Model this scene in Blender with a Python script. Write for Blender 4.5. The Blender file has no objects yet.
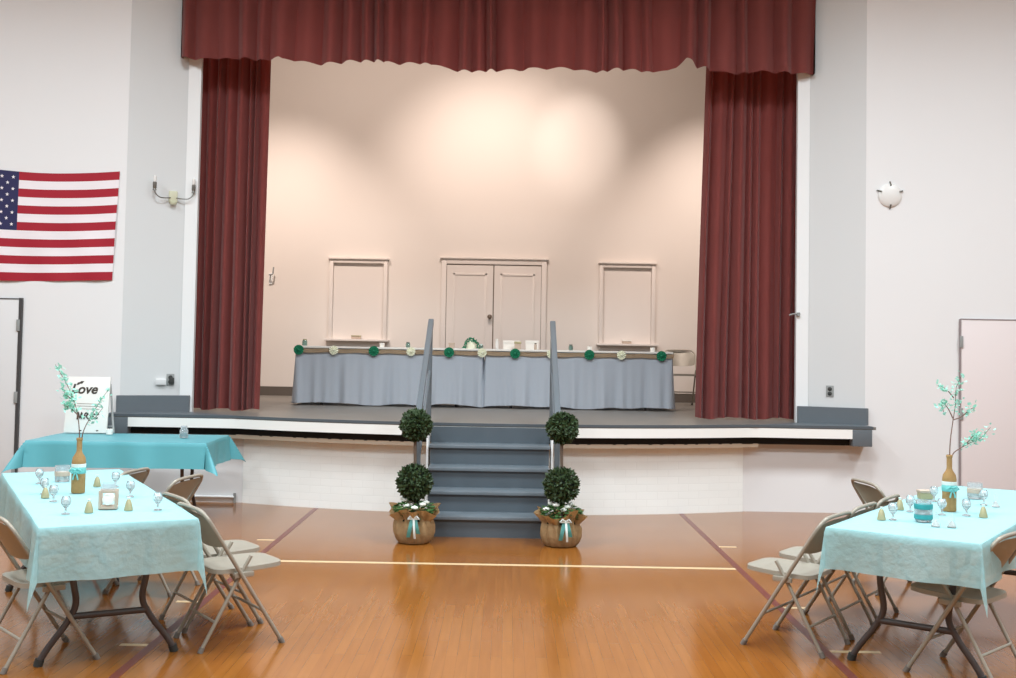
import bpy, bmesh, math, random
from mathutils import Vector, Matrix
R = math.radians
scene = bpy.context.scene
C = scene.collection
rng = random.Random(7)

# ------------------------------------------------------------------ materials
def lin(c):
    return tuple(((v/255)/12.92 if v/255 <= .04045 else ((v/255+.055)/1.055)**2.4) for v in c)

def mat(name, rgb, rough=.5, metal=0, var=0, vscale=8, bump=0, bscale=60, spec=.5, sheen=0, trans=0, alpha=1, ior=1.45, twosided_trans=0):
    m = bpy.data.materials.new(name); m.use_nodes = True
    nt = m.node_tree; p = nt.nodes['Principled BSDF']
    c = lin(rgb)
    p.inputs['Base Color'].default_value = (*c, 1)
    p.inputs['Roughness'].default_value = rough
    p.inputs['Metallic'].default_value = metal
    p.inputs['Specular IOR Level'].default_value = spec
    p.inputs['IOR'].default_value = ior
    p.inputs['Transmission Weight'].default_value = trans
    p.inputs['Alpha'].default_value = alpha
    if sheen: p.inputs['Sheen Weight'].default_value = sheen
    tc = nt.nodes.new('ShaderNodeTexCoord')
    if var:
        n = nt.nodes.new('ShaderNodeTexNoise'); n.inputs['Scale'].default_value = vscale; n.inputs['Detail'].default_value = 4
        nt.links.new(tc.outputs['Object'], n.inputs['Vector'])
        mx = nt.nodes.new('ShaderNodeMix'); mx.data_type = 'RGBA'
        mx.inputs[6].default_value = (*[v*(1-var) for v in c], 1); mx.inputs[7].default_value = (*[min(1, v*(1+var)) for v in c], 1)
        nt.links.new(n.outputs['Fac'], mx.inputs[0]); nt.links.new(mx.outputs[2], p.inputs['Base Color'])
    if bump:
        n2 = nt.nodes.new('ShaderNodeTexNoise'); n2.inputs['Scale'].default_value = bscale; n2.inputs['Detail'].default_value = 3
        nt.links.new(tc.outputs['Object'], n2.inputs['Vector'])
        b = nt.nodes.new('ShaderNodeBump'); b.inputs['Strength'].default_value = bump; b.inputs['Distance'].default_value = .01
        nt.links.new(n2.outputs['Fac'], b.inputs['Height']); nt.links.new(b.outputs['Normal'], p.inputs['Normal'])
    if twosided_trans:
        out = nt.nodes['Material Output']
        t = nt.nodes.new('ShaderNodeBsdfTranslucent'); t.inputs['Color'].default_value = (*c, 1)
        ms = nt.nodes.new('ShaderNodeMixShader'); ms.inputs[0].default_value = twosided_trans
        nt.links.new(p.outputs[0], ms.inputs[1]); nt.links.new(t.outputs[0], ms.inputs[2])
        nt.links.new(ms.outputs[0], out.inputs['Surface'])
    return m

def floor_material():
    m = bpy.data.materials.new('gym_maple_floor'); m.use_nodes = True
    nt = m.node_tree; p = nt.nodes['Principled BSDF']; L = nt.links.new
    tc = nt.nodes.new('ShaderNodeTexCoord')
    mp = nt.nodes.new('ShaderNodeMapping'); mp.inputs['Rotation'].default_value = (0, 0, R(90))
    L(tc.outputs['Object'], mp.inputs['Vector'])
    br = nt.nodes.new('ShaderNodeTexBrick'); br.inputs['Scale'].default_value = 1
    br.inputs['Brick Width'].default_value = .85; br.inputs['Row Height'].default_value = .06
    br.inputs['Mortar Size'].default_value = .0012; br.inputs['Bias'].default_value = 0
    br.inputs['Color1'].default_value = (*lin((152, 95, 38)), 1); br.inputs['Color2'].default_value = (*lin((145, 88, 33)), 1)
    br.inputs['Mortar'].default_value = (*lin((132, 80, 30)), 1)
    br.offset = .37; br.offset_frequency = 2
    L(mp.outputs['Vector'], br.inputs['Vector'])
    mp2 = nt.nodes.new('ShaderNodeMapping'); mp2.inputs['Scale'].default_value = (14, .8, 1)
    L(tc.outputs['Object'], mp2.inputs['Vector'])
    n = nt.nodes.new('ShaderNodeTexNoise'); n.inputs['Scale'].default_value = 2.2; n.inputs['Detail'].default_value = 5
    L(mp2.outputs['Vector'], n.inputs['Vector'])
    cr = nt.nodes.new('ShaderNodeValToRGB'); cr.color_ramp.elements[0].position = .25; cr.color_ramp.elements[1].position = .8
    cr.color_ramp.elements[0].color = (.80, .78, .75, 1); cr.color_ramp.elements[1].color = (1.0, 1.0, 1.0, 1)
    L(n.outputs['Fac'], cr.inputs[0])
    mx = nt.nodes.new('ShaderNodeMix'); mx.data_type = 'RGBA'; mx.blend_type = 'MULTIPLY'; mx.inputs[0].default_value = 1
    L(br.outputs['Color'], mx.inputs[6]); L(cr.outputs[0], mx.inputs[7]); L(mx.outputs[2], p.inputs['Base Color'])
    n3 = nt.nodes.new('ShaderNodeTexNoise'); n3.inputs['Scale'].default_value = 1.3
    L(tc.outputs['Object'], n3.inputs['Vector'])
    mr = nt.nodes.new('ShaderNodeMapRange'); mr.inputs['To Min'].default_value = .11; mr.inputs['To Max'].default_value = .20
    L(n3.outputs['Fac'], mr.inputs[0]); L(mr.outputs[0], p.inputs['Roughness'])
    p.inputs['Specular IOR Level'].default_value = .4
    return m

def brick_material():
    m = bpy.data.materials.new('painted_white_brick'); m.use_nodes = True
    nt = m.node_tree; p = nt.nodes['Principled BSDF']; L = nt.links.new
    tc = nt.nodes.new('ShaderNodeTexCoord')
    mp = nt.nodes.new('ShaderNodeMapping'); mp.inputs['Rotation'].default_value = (R(90), 0, 0)
    L(tc.outputs['Object'], mp.inputs['Vector'])
    br = nt.nodes.new('ShaderNodeTexBrick'); br.inputs['Scale'].default_value = 1
    br.inputs['Brick Width'].default_value = .22; br.inputs['Row Height'].default_value = .075
    br.inputs['Mortar Size'].default_value = .006; br.inputs['Mortar Smooth'].default_value = .6
    a = lin((250, 252, 248)); br.inputs['Color1'].default_value = (*a, 1); br.inputs['Color2'].default_value = (*[v*.98 for v in a], 1)
    br.inputs['Mortar'].default_value = (*[v*.955 for v in a], 1)
    L(mp.outputs['Vector'], br.inputs['Vector']); L(br.outputs['Color'], p.inputs['Base Color'])
    p.inputs['Roughness'].default_value = .45
    inv = nt.nodes.new('ShaderNodeMath'); inv.operation = 'SUBTRACT'; inv.inputs[0].default_value = 1
    L(br.outputs['Fac'], inv.inputs[1])
    b = nt.nodes.new('ShaderNodeBump'); b.inputs['Strength'].default_value = .15; b.inputs['Distance'].default_value = .004
    L(inv.outputs[0], b.inputs['Height']); L(b.outputs['Normal'], p.inputs['Normal'])
    return m

def film_material(name, rgb, trans=.35, clear=.15):
    """thin plastic table cover: diffuse + light passing through + partly see-through"""
    m = bpy.data.materials.new(name); m.use_nodes = True
    nt = m.node_tree; p = nt.nodes['Principled BSDF']; L = nt.links.new; c = lin(rgb)
    p.inputs['Base Color'].default_value = (*c, 1); p.inputs['Roughness'].default_value = .38
    tc = nt.nodes.new('ShaderNodeTexCoord')
    n = nt.nodes.new('ShaderNodeTexNoise'); n.inputs['Scale'].default_value = 26; n.inputs['Detail'].default_value = 6
    L(tc.outputs['Object'], n.inputs['Vector'])
    b = nt.nodes.new('ShaderNodeBump'); b.inputs['Strength'].default_value = .5; b.inputs['Distance'].default_value = .015
    L(n.outputs['Fac'], b.inputs['Height']); L(b.outputs['Normal'], p.inputs['Normal'])
    t = nt.nodes.new('ShaderNodeBsdfTranslucent'); t.inputs['Color'].default_value = (*c, 1)
    tr = nt.nodes.new('ShaderNodeBsdfTransparent'); tr.inputs['Color'].default_value = (*[.5+.5*v for v in c], 1)
    m1 = nt.nodes.new('ShaderNodeMixShader'); m1.inputs[0].default_value = trans
    L(p.outputs[0], m1.inputs[1]); L(t.outputs[0], m1.inputs[2])
    m2 = nt.nodes.new('ShaderNodeMixShader'); m2.inputs[0].default_value = clear
    L(m1.outputs[0], m2.inputs[1]); L(tr.outputs[0], m2.inputs[2])
    L(m2.outputs[0], nt.nodes['Material Output'].inputs['Surface'])
    return m

M = {}
M['floor'] = floor_material()
M['brick'] = brick_material()
M['wall'] = mat('white_plaster', (233, 232, 231), .6, var=.012, vscale=1.5, bump=.05, bscale=120)
M['sidewall'] = mat('tan_side_wall', (176, 170, 162), .7)
M['ceiling'] = mat('ceiling_paint', (228, 227, 224), .8)
M['pilaster'] = mat('shaded_panel_grey', (214, 215, 214), .55, var=.01, vscale=2)  # grey panels; the shade of their slant is put into the colour
M['jamb'] = mat('white_gloss_trim', (236, 237, 236), .4)
M['stagewall'] = mat('stage_wall_paint', (228, 219, 210), .6, var=.01, vscale=2)
M['trimwhite'] = mat('stage_trim_paint', (226, 217, 209), .5)
M['grey'] = mat('slate_grey_paint', (100, 107, 112), .42, var=.06, vscale=5)
M['dgrey'] = mat('dark_slate_paint', (88, 95, 100), .4, var=.06, vscale=5)
M['step'] = mat('step_grey_paint', (88, 98, 105), .38, var=.05, vscale=4)
M['nosing'] = mat('paler_nosing_paint', (112, 122, 129), .35)  # nosing boards a tone paler than the step colour
M['stagefloor'] = mat('stage_floor_paint', (124, 120, 113), .4, var=.07, vscale=3)
M['stagebase'] = mat('dark_brown_grey_base', (98, 90, 82), .5)
M['fascia'] = mat('white_fascia', (246, 245, 240), .35)
M['black'] = mat('black_recess', (14, 13, 13), .7)
M['tanmould'] = mat('cream_moulding', (214, 200, 180), .5)
M['velvet'] = mat('maroon_velvet', (162, 88, 83), .85, var=.06, vscale=3, sheen=.25, bump=.1, bscale=200, spec=.2)
M['maroonline'] = mat('maroon_floor_paint', (110, 52, 42), .3)
M['creamline'] = mat('cream_floor_paint', (216, 190, 148), .3)
M['red'] = mat('flag_red', (164, 28, 46), .75)
M['white'] = mat('flag_white', (240, 232, 234), .75)
M['navy'] = mat('flag_navy', (44, 44, 84), .75)
M['door'] = mat('door_paint', (222, 221, 220), .5)
M['doorpink'] = mat('door_paint_warm', (232, 222, 220), .5)
M['doorgap'] = mat('door_dark_jamb', (70, 68, 68), .5)
M['doorgap2'] = mat('door_thin_jamb', (150, 138, 138), .5)
M['chair'] = mat('taupe_enamel', (158, 150, 136), .4, metal=.15, spec=.5)
M['chairpan'] = mat('taupe_enamel_panel', (158, 151, 137), .38, metal=.1, var=.04, vscale=6)
M['rubber'] = mat('grey_rubber', (120, 112, 104), .7)
M['tablemetal'] = mat('brown_grey_table_metal', (84, 76, 74), .45, metal=.3)
M['tabletop'] = mat('pale_table_plastic', (224, 224, 218), .5, bump=.05)
M['aqua'] = film_material('pale_aqua_film', (194, 236, 240), .45, .15)
M['teal'] = mat('turquoise_plastic', (98, 176, 186), .4, var=.03, vscale=3, bump=.1, bscale=12, twosided_trans=.06)
M['skirt'] = mat('white_table_skirt', (196, 203, 212), .8, twosided_trans=.2)
M['papertop'] = mat('white_paper_cover', (244, 240, 232), .7)
M['burlap'] = mat('burlap', (206, 172, 126), .9, var=.2, vscale=60, bump=.4, bscale=160)
M['ribbontan'] = mat('burlap_ribbon', (206, 180, 150), .9, var=.08, vscale=40)
M['jute'] = mat('jute_wrap', (172, 136, 88), .9, var=.12, vscale=50, bump=.4, bscale=180)
M['aquaribbon'] = mat('aqua_ribbon', (120, 200, 196), .5)
M['whiteribbon'] = mat('white_ribbon', (230, 240, 236), .5)
M['leaf'] = mat('boxwood_leaf', (56, 76, 44), .55, var=.35, vscale=30)
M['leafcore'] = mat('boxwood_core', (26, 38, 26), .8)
M['leaf2'] = mat('flower_foliage', (66, 104, 52), .55, var=.2, vscale=30)
M['petal'] = mat('white_petal', (242, 244, 236), .6)
M['stem'] = mat('topiary_stem', (112, 98, 86), .8)
M['twig'] = mat('brown_twig', (120, 90, 78), .8)
M['mint'] = mat('mint_leaf', (168, 226, 208), .55, var=.12, vscale=20, twosided_trans=.3)
M['glass'] = mat('clear_glass', (242, 246, 248), .08, trans=.8, spec=.5, ior=1.4)
M['glassblue'] = mat('blue_tinted_glass', (176, 206, 198), .05, trans=.75)
M['candle'] = mat('white_wax', (250, 248, 240), .5)
M['candletan'] = mat('tan_frame', (196, 176, 158), .5)
M['gold'] = mat('pale_gold', (186, 176, 138), .45, metal=.25)
M['greenros'] = mat('green_rosette_paper', (28, 128, 92), .7)
M['whiteros'] = mat('ivory_rosette_paper', (238, 238, 214), .7)
M['metal'] = mat('dull_metal', (132, 130, 124), .4, metal=.7)
M['ivory'] = mat('ivory_enamel', (206, 205, 178), .5)
M['opal'] = mat('opal_glass', (232, 230, 226), .35)
M['dark'] = mat('dark_plastic', (54, 56, 54), .5)
M['plate'] = mat('outlet_plate_grey', (150, 152, 150), .45)
M['canvas'] = mat('sign_canvas', (234, 231, 224), .7)
M['ink'] = mat('brown_ink', (66, 56, 48), .7)
M['knob'] = mat('aged_brass', (128, 112, 98), .35, metal=.7)
M['tealglass'] = mat('teal_band', (54, 152, 154), .4)

# ------------------------------------------------------------------ helpers
def tag(o, label=None, cat=None, group=None, kind=None):
    if label: o['label'] = label
    if cat: o['category'] = cat
    if group: o['group'] = group
    if kind: o['kind'] = kind
    return o

def obj(name, bm, m, parent=None, smooth=True, loc=None, rot=None):
    me = bpy.data.meshes.new(name); bm.normal_update(); bm.to_mesh(me); bm.free()
    for mm in (m if isinstance(m, (list, tuple)) else [m]): me.materials.append(mm)
    if smooth:
        for p in me.polygons: p.use_smooth = True
        me.set_sharp_from_angle(angle=R(40))
    o = bpy.data.objects.new(name, me); C.objects.link(o)
    if parent: o.parent = parent
    if loc: o.location = loc
    if rot: o.rotation_euler = rot
    return o

def struct(name, bm, m, parent=None, **k):
    o = obj(name, bm, m, parent, **k)
    if not parent: o['kind'] = 'structure'
    return o

def thing(name, label, cat, loc=(0, 0, 0), rz=0, group=None):
    o = bpy.data.objects.new(name, None); C.objects.link(o)
    o.empty_display_size = .1
    o.location = loc; o.rotation_euler = (0, 0, rz)
    return tag(o, label, cat, group)

def dup(root, loc, rz=0, label=None, group=None, scale=None):
    r = root.copy(); C.objects.link(r); r.location = loc; r.rotation_euler = (0, 0, rz)
    if label: r['label'] = label
    if group: r['group'] = group
    if scale: r.scale = scale
    for ch in list(root.children):
        c = ch.copy(); C.objects.link(c); c.parent = r
        for g in ch.children:
            d = g.copy(); C.objects.link(d); d.parent = c
    return r

def B(): return bmesh.new()

def box(bm, x0, x1, y0, y1, z0, z1, bev=0, mi=0):
    r = bmesh.ops.create_cube(bm, size=1)
    vs = r['verts']
    for v in vs:
        v.co = Vector(((x0+x1)/2 + v.co.x*(x1-x0), (y0+y1)/2 + v.co.y*(y1-y0), (z0+z1)/2 + v.co.z*(z1-z0)))
    fs = {f for v in vs for f in v.link_faces}
    for f in fs: f.material_index = mi
    if bev:
        es = list({e for v in vs for e in v.link_edges})
        bmesh.ops.bevel(bm, geom=es, offset=bev, segments=2, affect='EDGES', profile=.6)
    return bm

def tube(bm, pts, r, seg=8, cap=True, mi=0):
    pts = [Vector(p) for p in pts]; n = len(pts)
    rs = r if isinstance(r, (list, tuple)) else [r]*n
    rings = []; up = None
    for i, p in enumerate(pts):
        d = (pts[min(i+1, n-1)] - pts[max(i-1, 0)]).normalized()
        if up is None:
            up = Vector((0, 0, 1)) if abs(d.z) < .9 else Vector((1, 0, 0))
        a = d.cross(up).normalized(); b = a.cross(d).normalized(); up = b
        rings.append([bm.verts.new(p + (a*math.cos(2*math.pi*k/seg) + b*math.sin(2*math.pi*k/seg))*rs[i]) for k in range(seg)])
    for i in range(n-1):
        for k in range(seg):
            f = bm.faces.new((rings[i][k], rings[i][(k+1) % seg], rings[i+1][(k+1) % seg], rings[i+1][k])); f.material_index = mi
    if cap:
        bm.faces.new(rings[0][::-1]).material_index = mi; bm.faces.new(rings[-1]).material_index = mi
    return bm

def lathe(bm, prof, seg=20, c=(0, 0, 0), mi=0, axis='z'):
    """prof = [(radius, height)...]"""
    rings = []
    for r, z in prof:
        ring = []
        for k in range(seg):
            a = 2*math.pi*k/seg
            if axis == 'z': q = (c[0]+r*math.cos(a), c[1]+r*math.sin(a), c[2]+z)
            else: q = (c[0]+r*math.cos(a), c[1]-z, c[2]+r*math.sin(a))
            ring.append(bm.verts.new(q))
        rings.append(ring)
    for i in range(len(rings)-1):
        for k in range(seg):
            f = bm.faces.new((rings[i][k], rings[i][(k+1) % seg], rings[i+1][(k+1) % seg], rings[i+1][k])); f.material_index = mi
    for ring, rev in ((rings[0], True), (rings[-1], False)):
        if (Vector(ring[0].co)-Vector(ring[seg//2].co)).length > 1e-4:
            bm.faces.new(ring[::-1] if rev else ring).material_index = mi
    return bm

def prism(bm, poly, z0, z1, mi=0):
    """extrude a plan polygon (x,y) between two heights"""
    lo = [bm.verts.new((x, y, z0)) for x, y in poly]; hi = [bm.verts.new((x, y, z1)) for x, y in poly]
    n = len(poly)
    bm.faces.new(lo[::-1]).material_index = mi; bm.faces.new(hi).material_index = mi
    for i in range(n):
        bm.faces.new((lo[i], lo[(i+1) % n], hi[(i+1) % n], hi[i])).material_index = mi
    bmesh.ops.recalc_face_normals(bm, faces=bm.faces)
    return bm

def grid(bm, nu, nv, fn, mi=0, close_u=False):
    vs = [[bm.verts.new(fn(i/(nu if close_u else nu), j/nv)) for j in range(nv+1)] for i in range(nu + (0 if close_u else 1))]
    N = len(vs)
    for i in range(nu):
        for j in range(nv):
            f = bm.faces.new((vs[i][j], vs[(i+1) % N][j], vs[(i+1) % N][j+1], vs[i][j+1])); f.material_index = mi
    return bm

def solid(bm, t):
    bmesh.ops.solidify(bm, geom=bm.faces[:], thickness=t)
    return bm

def smoothpath(pts, n=6):
    """Catmull-Rom through points"""
    P = [Vector(p) for p in pts]; P = [P[0]*2-P[1]] + P + [P[-1]*2-P[-2]]
    out = []
    for i in range(1, len(P)-2):
        for k in range(n):
            t = k/n
            out.append(.5*((2*P[i]) + (P[i+1]-P[i-1])*t + (2*P[i-1]-5*P[i]+4*P[i+1]-P[i+2])*t*t + (3*P[i]-P[i-1]-3*P[i+1]+P[i+2])*t**3))
    out.append(P[-2]); return out

# ------------------------------------------------------------------ the room
CX = -.13           # stage centre line
WY = 11.5           # front wall plane
ST = .91            # stage height
BY = 15.95          # stage back wall
CEIL = 8.0
def arc(x, y0): return y0 + 7.0 - math.sqrt(max(0, 49.0-(x-CX)**2))
def apron_y(x): return min(WY, arc(x, 10.98))
def lip_y(x): return min(11.27, arc(x, 10.75))

struct('floor', box(B(), -10, 10, -8, 12.2, -.1, 0), M['floor'], smooth=False)
struct('ceiling', box(B(), -10, 10, -8, 12.0, CEIL, CEIL+.1), M['ceiling'], smooth=False)
struct('wall_left', box(B(), -10.1, -10, -8, 11.6, 0, CEIL), M['sidewall'], smooth=False)
struct('wall_right', box(B(), 10, 10.1, -8, 11.6, 0, CEIL), M['sidewall'], smooth=False)
struct('wall_back', box(B(), -10.1, 10.1, -8.1, -8, 0, CEIL), M['sidewall'], smooth=False)
PLX0, PLX1, PRX0, PRX1 = -4.03, -3.48, 3.21, 3.74
PY = 11.76
struct('wall_front_left', box(B(), -10, PLX0, WY, WY+.12, 0, CEIL), M['wall'], smooth=False)
struct('wall_front_right', box(B(), PRX1, 10, WY, WY+.12, 0, CEIL), M['wall'], smooth=False)
struct('wall_under_left_ledge', box(B(), PLX0, -2.70, WY, WY+.12, 0, .80), M['wall'], smooth=False)
struct('wall_under_right_ledge', box(B(), 2.47, PRX1, WY, WY+.12, 0, .80), M['wall'], smooth=False)
# brick apron bowing out under the stage
xs = [-2.72 + (2.47+2.72)*i/40 for i in range(41)]
bm = B()
poly = [(x, apron_y(x)) for x in xs] + [(x, apron_y(x)+.12) for x in reversed(xs)]
struct('wall_stage_apron', prism(bm, poly, 0, .80), M['brick'])
# slanted side panels and white jambs of the stage opening
def panel(x0, x1, sgn):
    return prism(B(), [(x0, WY+.001), (x1, PY), (x1, PY+.12), (x0, WY+.12)], ST, CEIL)
struct('wall_side_panel_left', panel(PLX0, PLX1, 1), M['pilaster'], smooth=False)
struct('wall_side_panel_right', panel(PRX1, PRX0, 1), M['pilaster'], smooth=False)
struct('trim_1', prism(B(), [(PLX1, PY-.02), (-3.345, PY-.02), (-3.345, PY+.04), (PLX1, PY+.12)], ST, 5.2), M['jamb'], smooth=False)
struct('trim_2', prism(B(), [(3.08, PY-.02), (PRX0, PY-.02), (PRX0, PY+.12), (3.08, PY+.04)], ST, 5.2), M['jamb'], smooth=False)
struct('wall_header', box(B(), PLX1, PRX0, PY, PY+.15, 5.2, CEIL), M['pilaster'], smooth=False)
# stage shell
xs = [-4.09 + (3.74+4.13)*i/60 for i in range(61)]
front = [(x, lip_y(x)) for x in xs]
struct('floor_stage', prism(B(), front + [(3.74, WY), (3.45, 11.9), (4.6, 12.1), (4.6, BY), (-4.9, BY), (-4.9, 12.1), (-3.7, 11.9), (-4.09, WY)], ST-.03, ST), M['stagefloor'], smooth=False)
struct('wall_stage_back', box(B(), -4.9, 4.6, BY, BY+.12, ST, CEIL), M['stagewall'], smooth=False)
struct('wall_stage_left', box(B(), -5.0, -4.9, 12.1, BY, ST, CEIL), M['stagewall'], smooth=False)
struct('wall_stage_right', box(B(), 4.6, 4.7, 12.1, BY, ST, CEIL), M['stagewall'], smooth=False)
struct('ceiling_stage', box(B(), -5, 4.7, 12.0, BY+.1, CEIL, CEIL+.1), M['stagewall'], smooth=False)
# front edge of the stage: dark lip, white fascia, black recess, cream moulding
def band(x0, x1, off0, off1, z0, z1, n=60):
    X = [x0+(x1-x0)*i/n for i in range(n+1)]
    return prism(B(), [(x, lip_y(x)+off0) for x in X] + [(x, lip_y(x)+off1) for x in reversed(X)], z0, z1)
struct('trim_3', band(-4.10, 3.75, -.006, .03, ST-.022, ST+.004), M['dgrey'])
struct('trim_4', band(-3.86, 3.54, -.001, .10, ST-.125, ST-.03), M['fascia'])
struct('trim_5', band(-3.86, 3.54, .10, .18, ST-.20, ST-.03), M['black'])
struct('trim_6', band(-2.9, 2.6, .10, .25, ST-.235, ST-.195), M['tanmould'])
struct('trim_7', box(B(), -4.09, -3.86, 11.26, WY, ST-.20, ST-.03, .008), M['grey'])
struct('trim_8', box(B(), 3.54, 3.74, 11.26, WY, ST-.20, ST-.03, .008), M['grey'])
# grey ledge surface and baseboards on the side panels
struct('trim_9', prism(B(), [(-4.09, 11.27), (-2.75, 11.27), (-3.35, 11.72), (-3.48, PY), (-4.03, 11.5), (-4.09, 11.5)], ST, ST+.006), M['grey'], smooth=False)
struct('trim_10', prism(B(), [(2.6, 11.27), (3.74, 11.27), (3.74, 11.5), (3.74, 11.5), (3.21, PY), (3.08, 11.72)], ST, ST+.006), M['grey'], smooth=False)
def bboard(x0, x1, s):
    d = .05
    return prism(B(), [(x0-s*.02, WY-.002), (x0-s*.02, WY-d), (x0, WY-d), (x1+s*.115, PY-d-.02), (x1+s*.115, PY-.021), (x1, PY-.021), (x0, WY-.002)], ST+.006, ST+.18)
struct('baseboard_left', bboard(PLX0, PLX1, 1), M['grey'], smooth=False)
struct('baseboard_right', bboard(PRX1, PRX0, -1), M['grey'], smooth=False)
struct('baseboard_stage_back', box(B(), -4.9, 4.6, BY-.02, BY, ST, ST+.13), M['stagebase'], smooth=False)

# painted court lines
struct('trim_11', box(B(), -1.93, -1.88, 2, 11.2, 0, .0012), M['maroonline'], smooth=False)
struct('trim_12', box(B(), 1.77, 1.82, 2, 11.3, 0, .0012), M['maroonline'], smooth=False)
struct('trim_13', box(B(), -1.88, 1.77, 8.42, 8.48, 0, .0012), M['creamline'], smooth=False)
for i, (xa, xb, y) in enumerate([(-2.08, -1.93, 9.34), (1.82, 1.97, 9.39), (-2.08, -1.93, 7.08), (1.82, 1.97, 7.2), (-2.08, -1.93, 6.06), (1.82, 2.1, 6.17)]):
    struct('trim_%d' % (14+i), box(B(), xa, xb, y-.022, y+.022, 0, .0012), M['creamline'], smooth=False)

# ------------------------------------------------------------------ stage doors and blanked windows
def casing(bm, x0, x1, z0, z1, w, y, d):
    box(bm, x0-w, x0, y-d, y, z0, z1+w, .006); box(bm, x1, x1+w, y-d, y, z0, z1+w, .006)
    box(bm, x0, x1, y-d, y, z1, z1+w, .006); box(bm, x0-w-.02, x1+w+.02, y-d-.025, y, z1+w, z1+w+.025, .004)
    return bm
d3 = thing('door_3', None, None, (0, BY, ST)); d3['kind'] = 'structure'
x0, x1, zt = -.90, .48, 2.86-ST
obj('door_frame', casing(B(), x0, x1, 0, zt, .075, 0, .035), M['trimwhite'], d3)
obj('dark_gap', box(B(), x0, x1, -.004, -.001, 0, zt), M['knob'], d3)
for a, b in ((x0+.006, -.222), (-.206, x1-.006)):
    bm = B(); box(bm, a, b, -.018, -.004, .01, zt-.012)
    w = .09
    for (p, q, r, s) in ((a+w, b-w, zt-.16, zt-.13), (a+w, b-w, .15, .18), (a+w, a+w+.03, .15, zt-.13), (b-w-.03, b-w, .15, zt-.13)):
        box(bm, p, q, -.028, -.018, r, s, .004)
    leaf = obj('door_leaf', bm, M['trimwhite'], d3)
    if a < -.5:
        obj('door_knob', lathe(B(), [(.028, 0), (.03, .006), (.012, .012), (.012, .035), (.03, .045), (.034, .06), (.022, .075), (0, .078)], 14, (-.262, -.018, 2.10-ST), axis='y'), M['knob'], leaf)
def blank_window(n, x0, x1):
    t = thing('window_%d' % n, None, None, (0, BY, 0)); t['kind'] = 'structure'
    z0, z1 = 1.745, 2.845
    obj('window_frame', casing(B(), x0, x1, z0, z1, .055, 0, .05), M['trimwhite'], t)
    obj('window_blank_panel', box(B(), x0, x1, -.008, 0, z0, z1), M['trimwhite'], t)
    bm = B(); box(bm, x0-.09, x1+.10, -.16, 0, z0-.03, z0, .006); box(bm, x0-.05, x1+.05, -.05, 0, z0-.10, z0-.03, .006)
    obj('window_sill', bm, M['trimwhite'], t)
    return t
blank_window(1, -2.54, -1.81)
blank_window(2, 1.375, 2.075)

# hall doors in the front wall
def hall_door(n, x0, x1, zt, m, gap, gw, hinge_side):
    t = thing('door_%d' % n, None, None, (0, WY, 0)); t['kind'] = 'structure'
    obj('door_leaf', box(B(), x0, x1, -.03, 0, .01, zt, .003), m, t)
    bm = B()
    s = x1 if hinge_side > 0 else x0
    box(bm, s-(gw if hinge_side < 0 else 0), s+(gw if hinge_side > 0 else 0), -.036, 0, 0, zt+gw*.5)
    box(bm, x0, x1, -.034, 0, zt, zt+.012)
    g = obj('door_jamb', bm, gap, t)
    for z in (.25, 1.05, 1.80):
        obj('hinge', box(B(), s-.018, s+.018, -.044, -.03, z-.06, z+.06, .003), M['plate'], t)
hall_door(1, -6.0, -5.10, 2.07, M['door'], M['doorgap'], .032, 1)
hall_door(2, 4.73, 5.65, 2.03, M['doorpink'], M['doorgap2'], .012, -1)

# ------------------------------------------------------------------ curtains
def pleat_profile(n, seed, amp):
    r = random.Random(seed)
    xs = [0]
    while xs[-1] < 1: xs.append(xs[-1] + r.uniform(.5, 1.5)/n)
    a = [r.uniform(.45, 1)*amp for _ in xs]
    def f(u):
        for i in range(len(xs)-1):
            if xs[i] <= u <= xs[i+1]:
                t = (u-xs[i])/(xs[i+1]-xs[i]); k = math.sin(math.pi*t)**1.25 if 0 < t < 1 else 0
                return a[i]*k
        return 0
    return f
def drape(name, label, cat, x0, x1, xb0, xb1, y, z0, z1, n, seed, amp, lag=.012):
    f = pleat_profile(n, seed, amp); r = random.Random(seed+1); ph = r.uniform(0, 6)
    def fn(u, v):
        xa = x0+(x1-x0)*u; xb = xb0+(xb1-xb0)*u
        k = v**1.3      # v 0 = bottom
        x = xb*(1-k)+xa*k + .018*math.sin(9*u+ph)*(1-v) 
        yy = y - f(u)*(.75+.5*(1-v)) + .02*math.sin(5*u+2*v+ph)
        return (x, yy, z0 + (z1-z0)*v + (lag*math.sin(14*u+ph) if v == 0 else 0))
    bm = solid(grid(B(), 220, 24, fn), .006)
    return tag(obj(name, bm, M['velvet']), label, cat)
drape('stage_curtain', 'gathered maroon velvet curtain hanging at the left side of the stage opening', 'curtain', -3.46, -2.675, -3.46, -2.685, 12.12, ST+.02, 5.25, 7, 3, .13)
drape('stage_curtain', 'gathered maroon velvet curtain hanging at the right side of the stage opening', 'curtain', 2.165, 3.20, 2.07, 3.20, 12.12, ST+.02, 5.25, 9, 8, .13)
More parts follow.
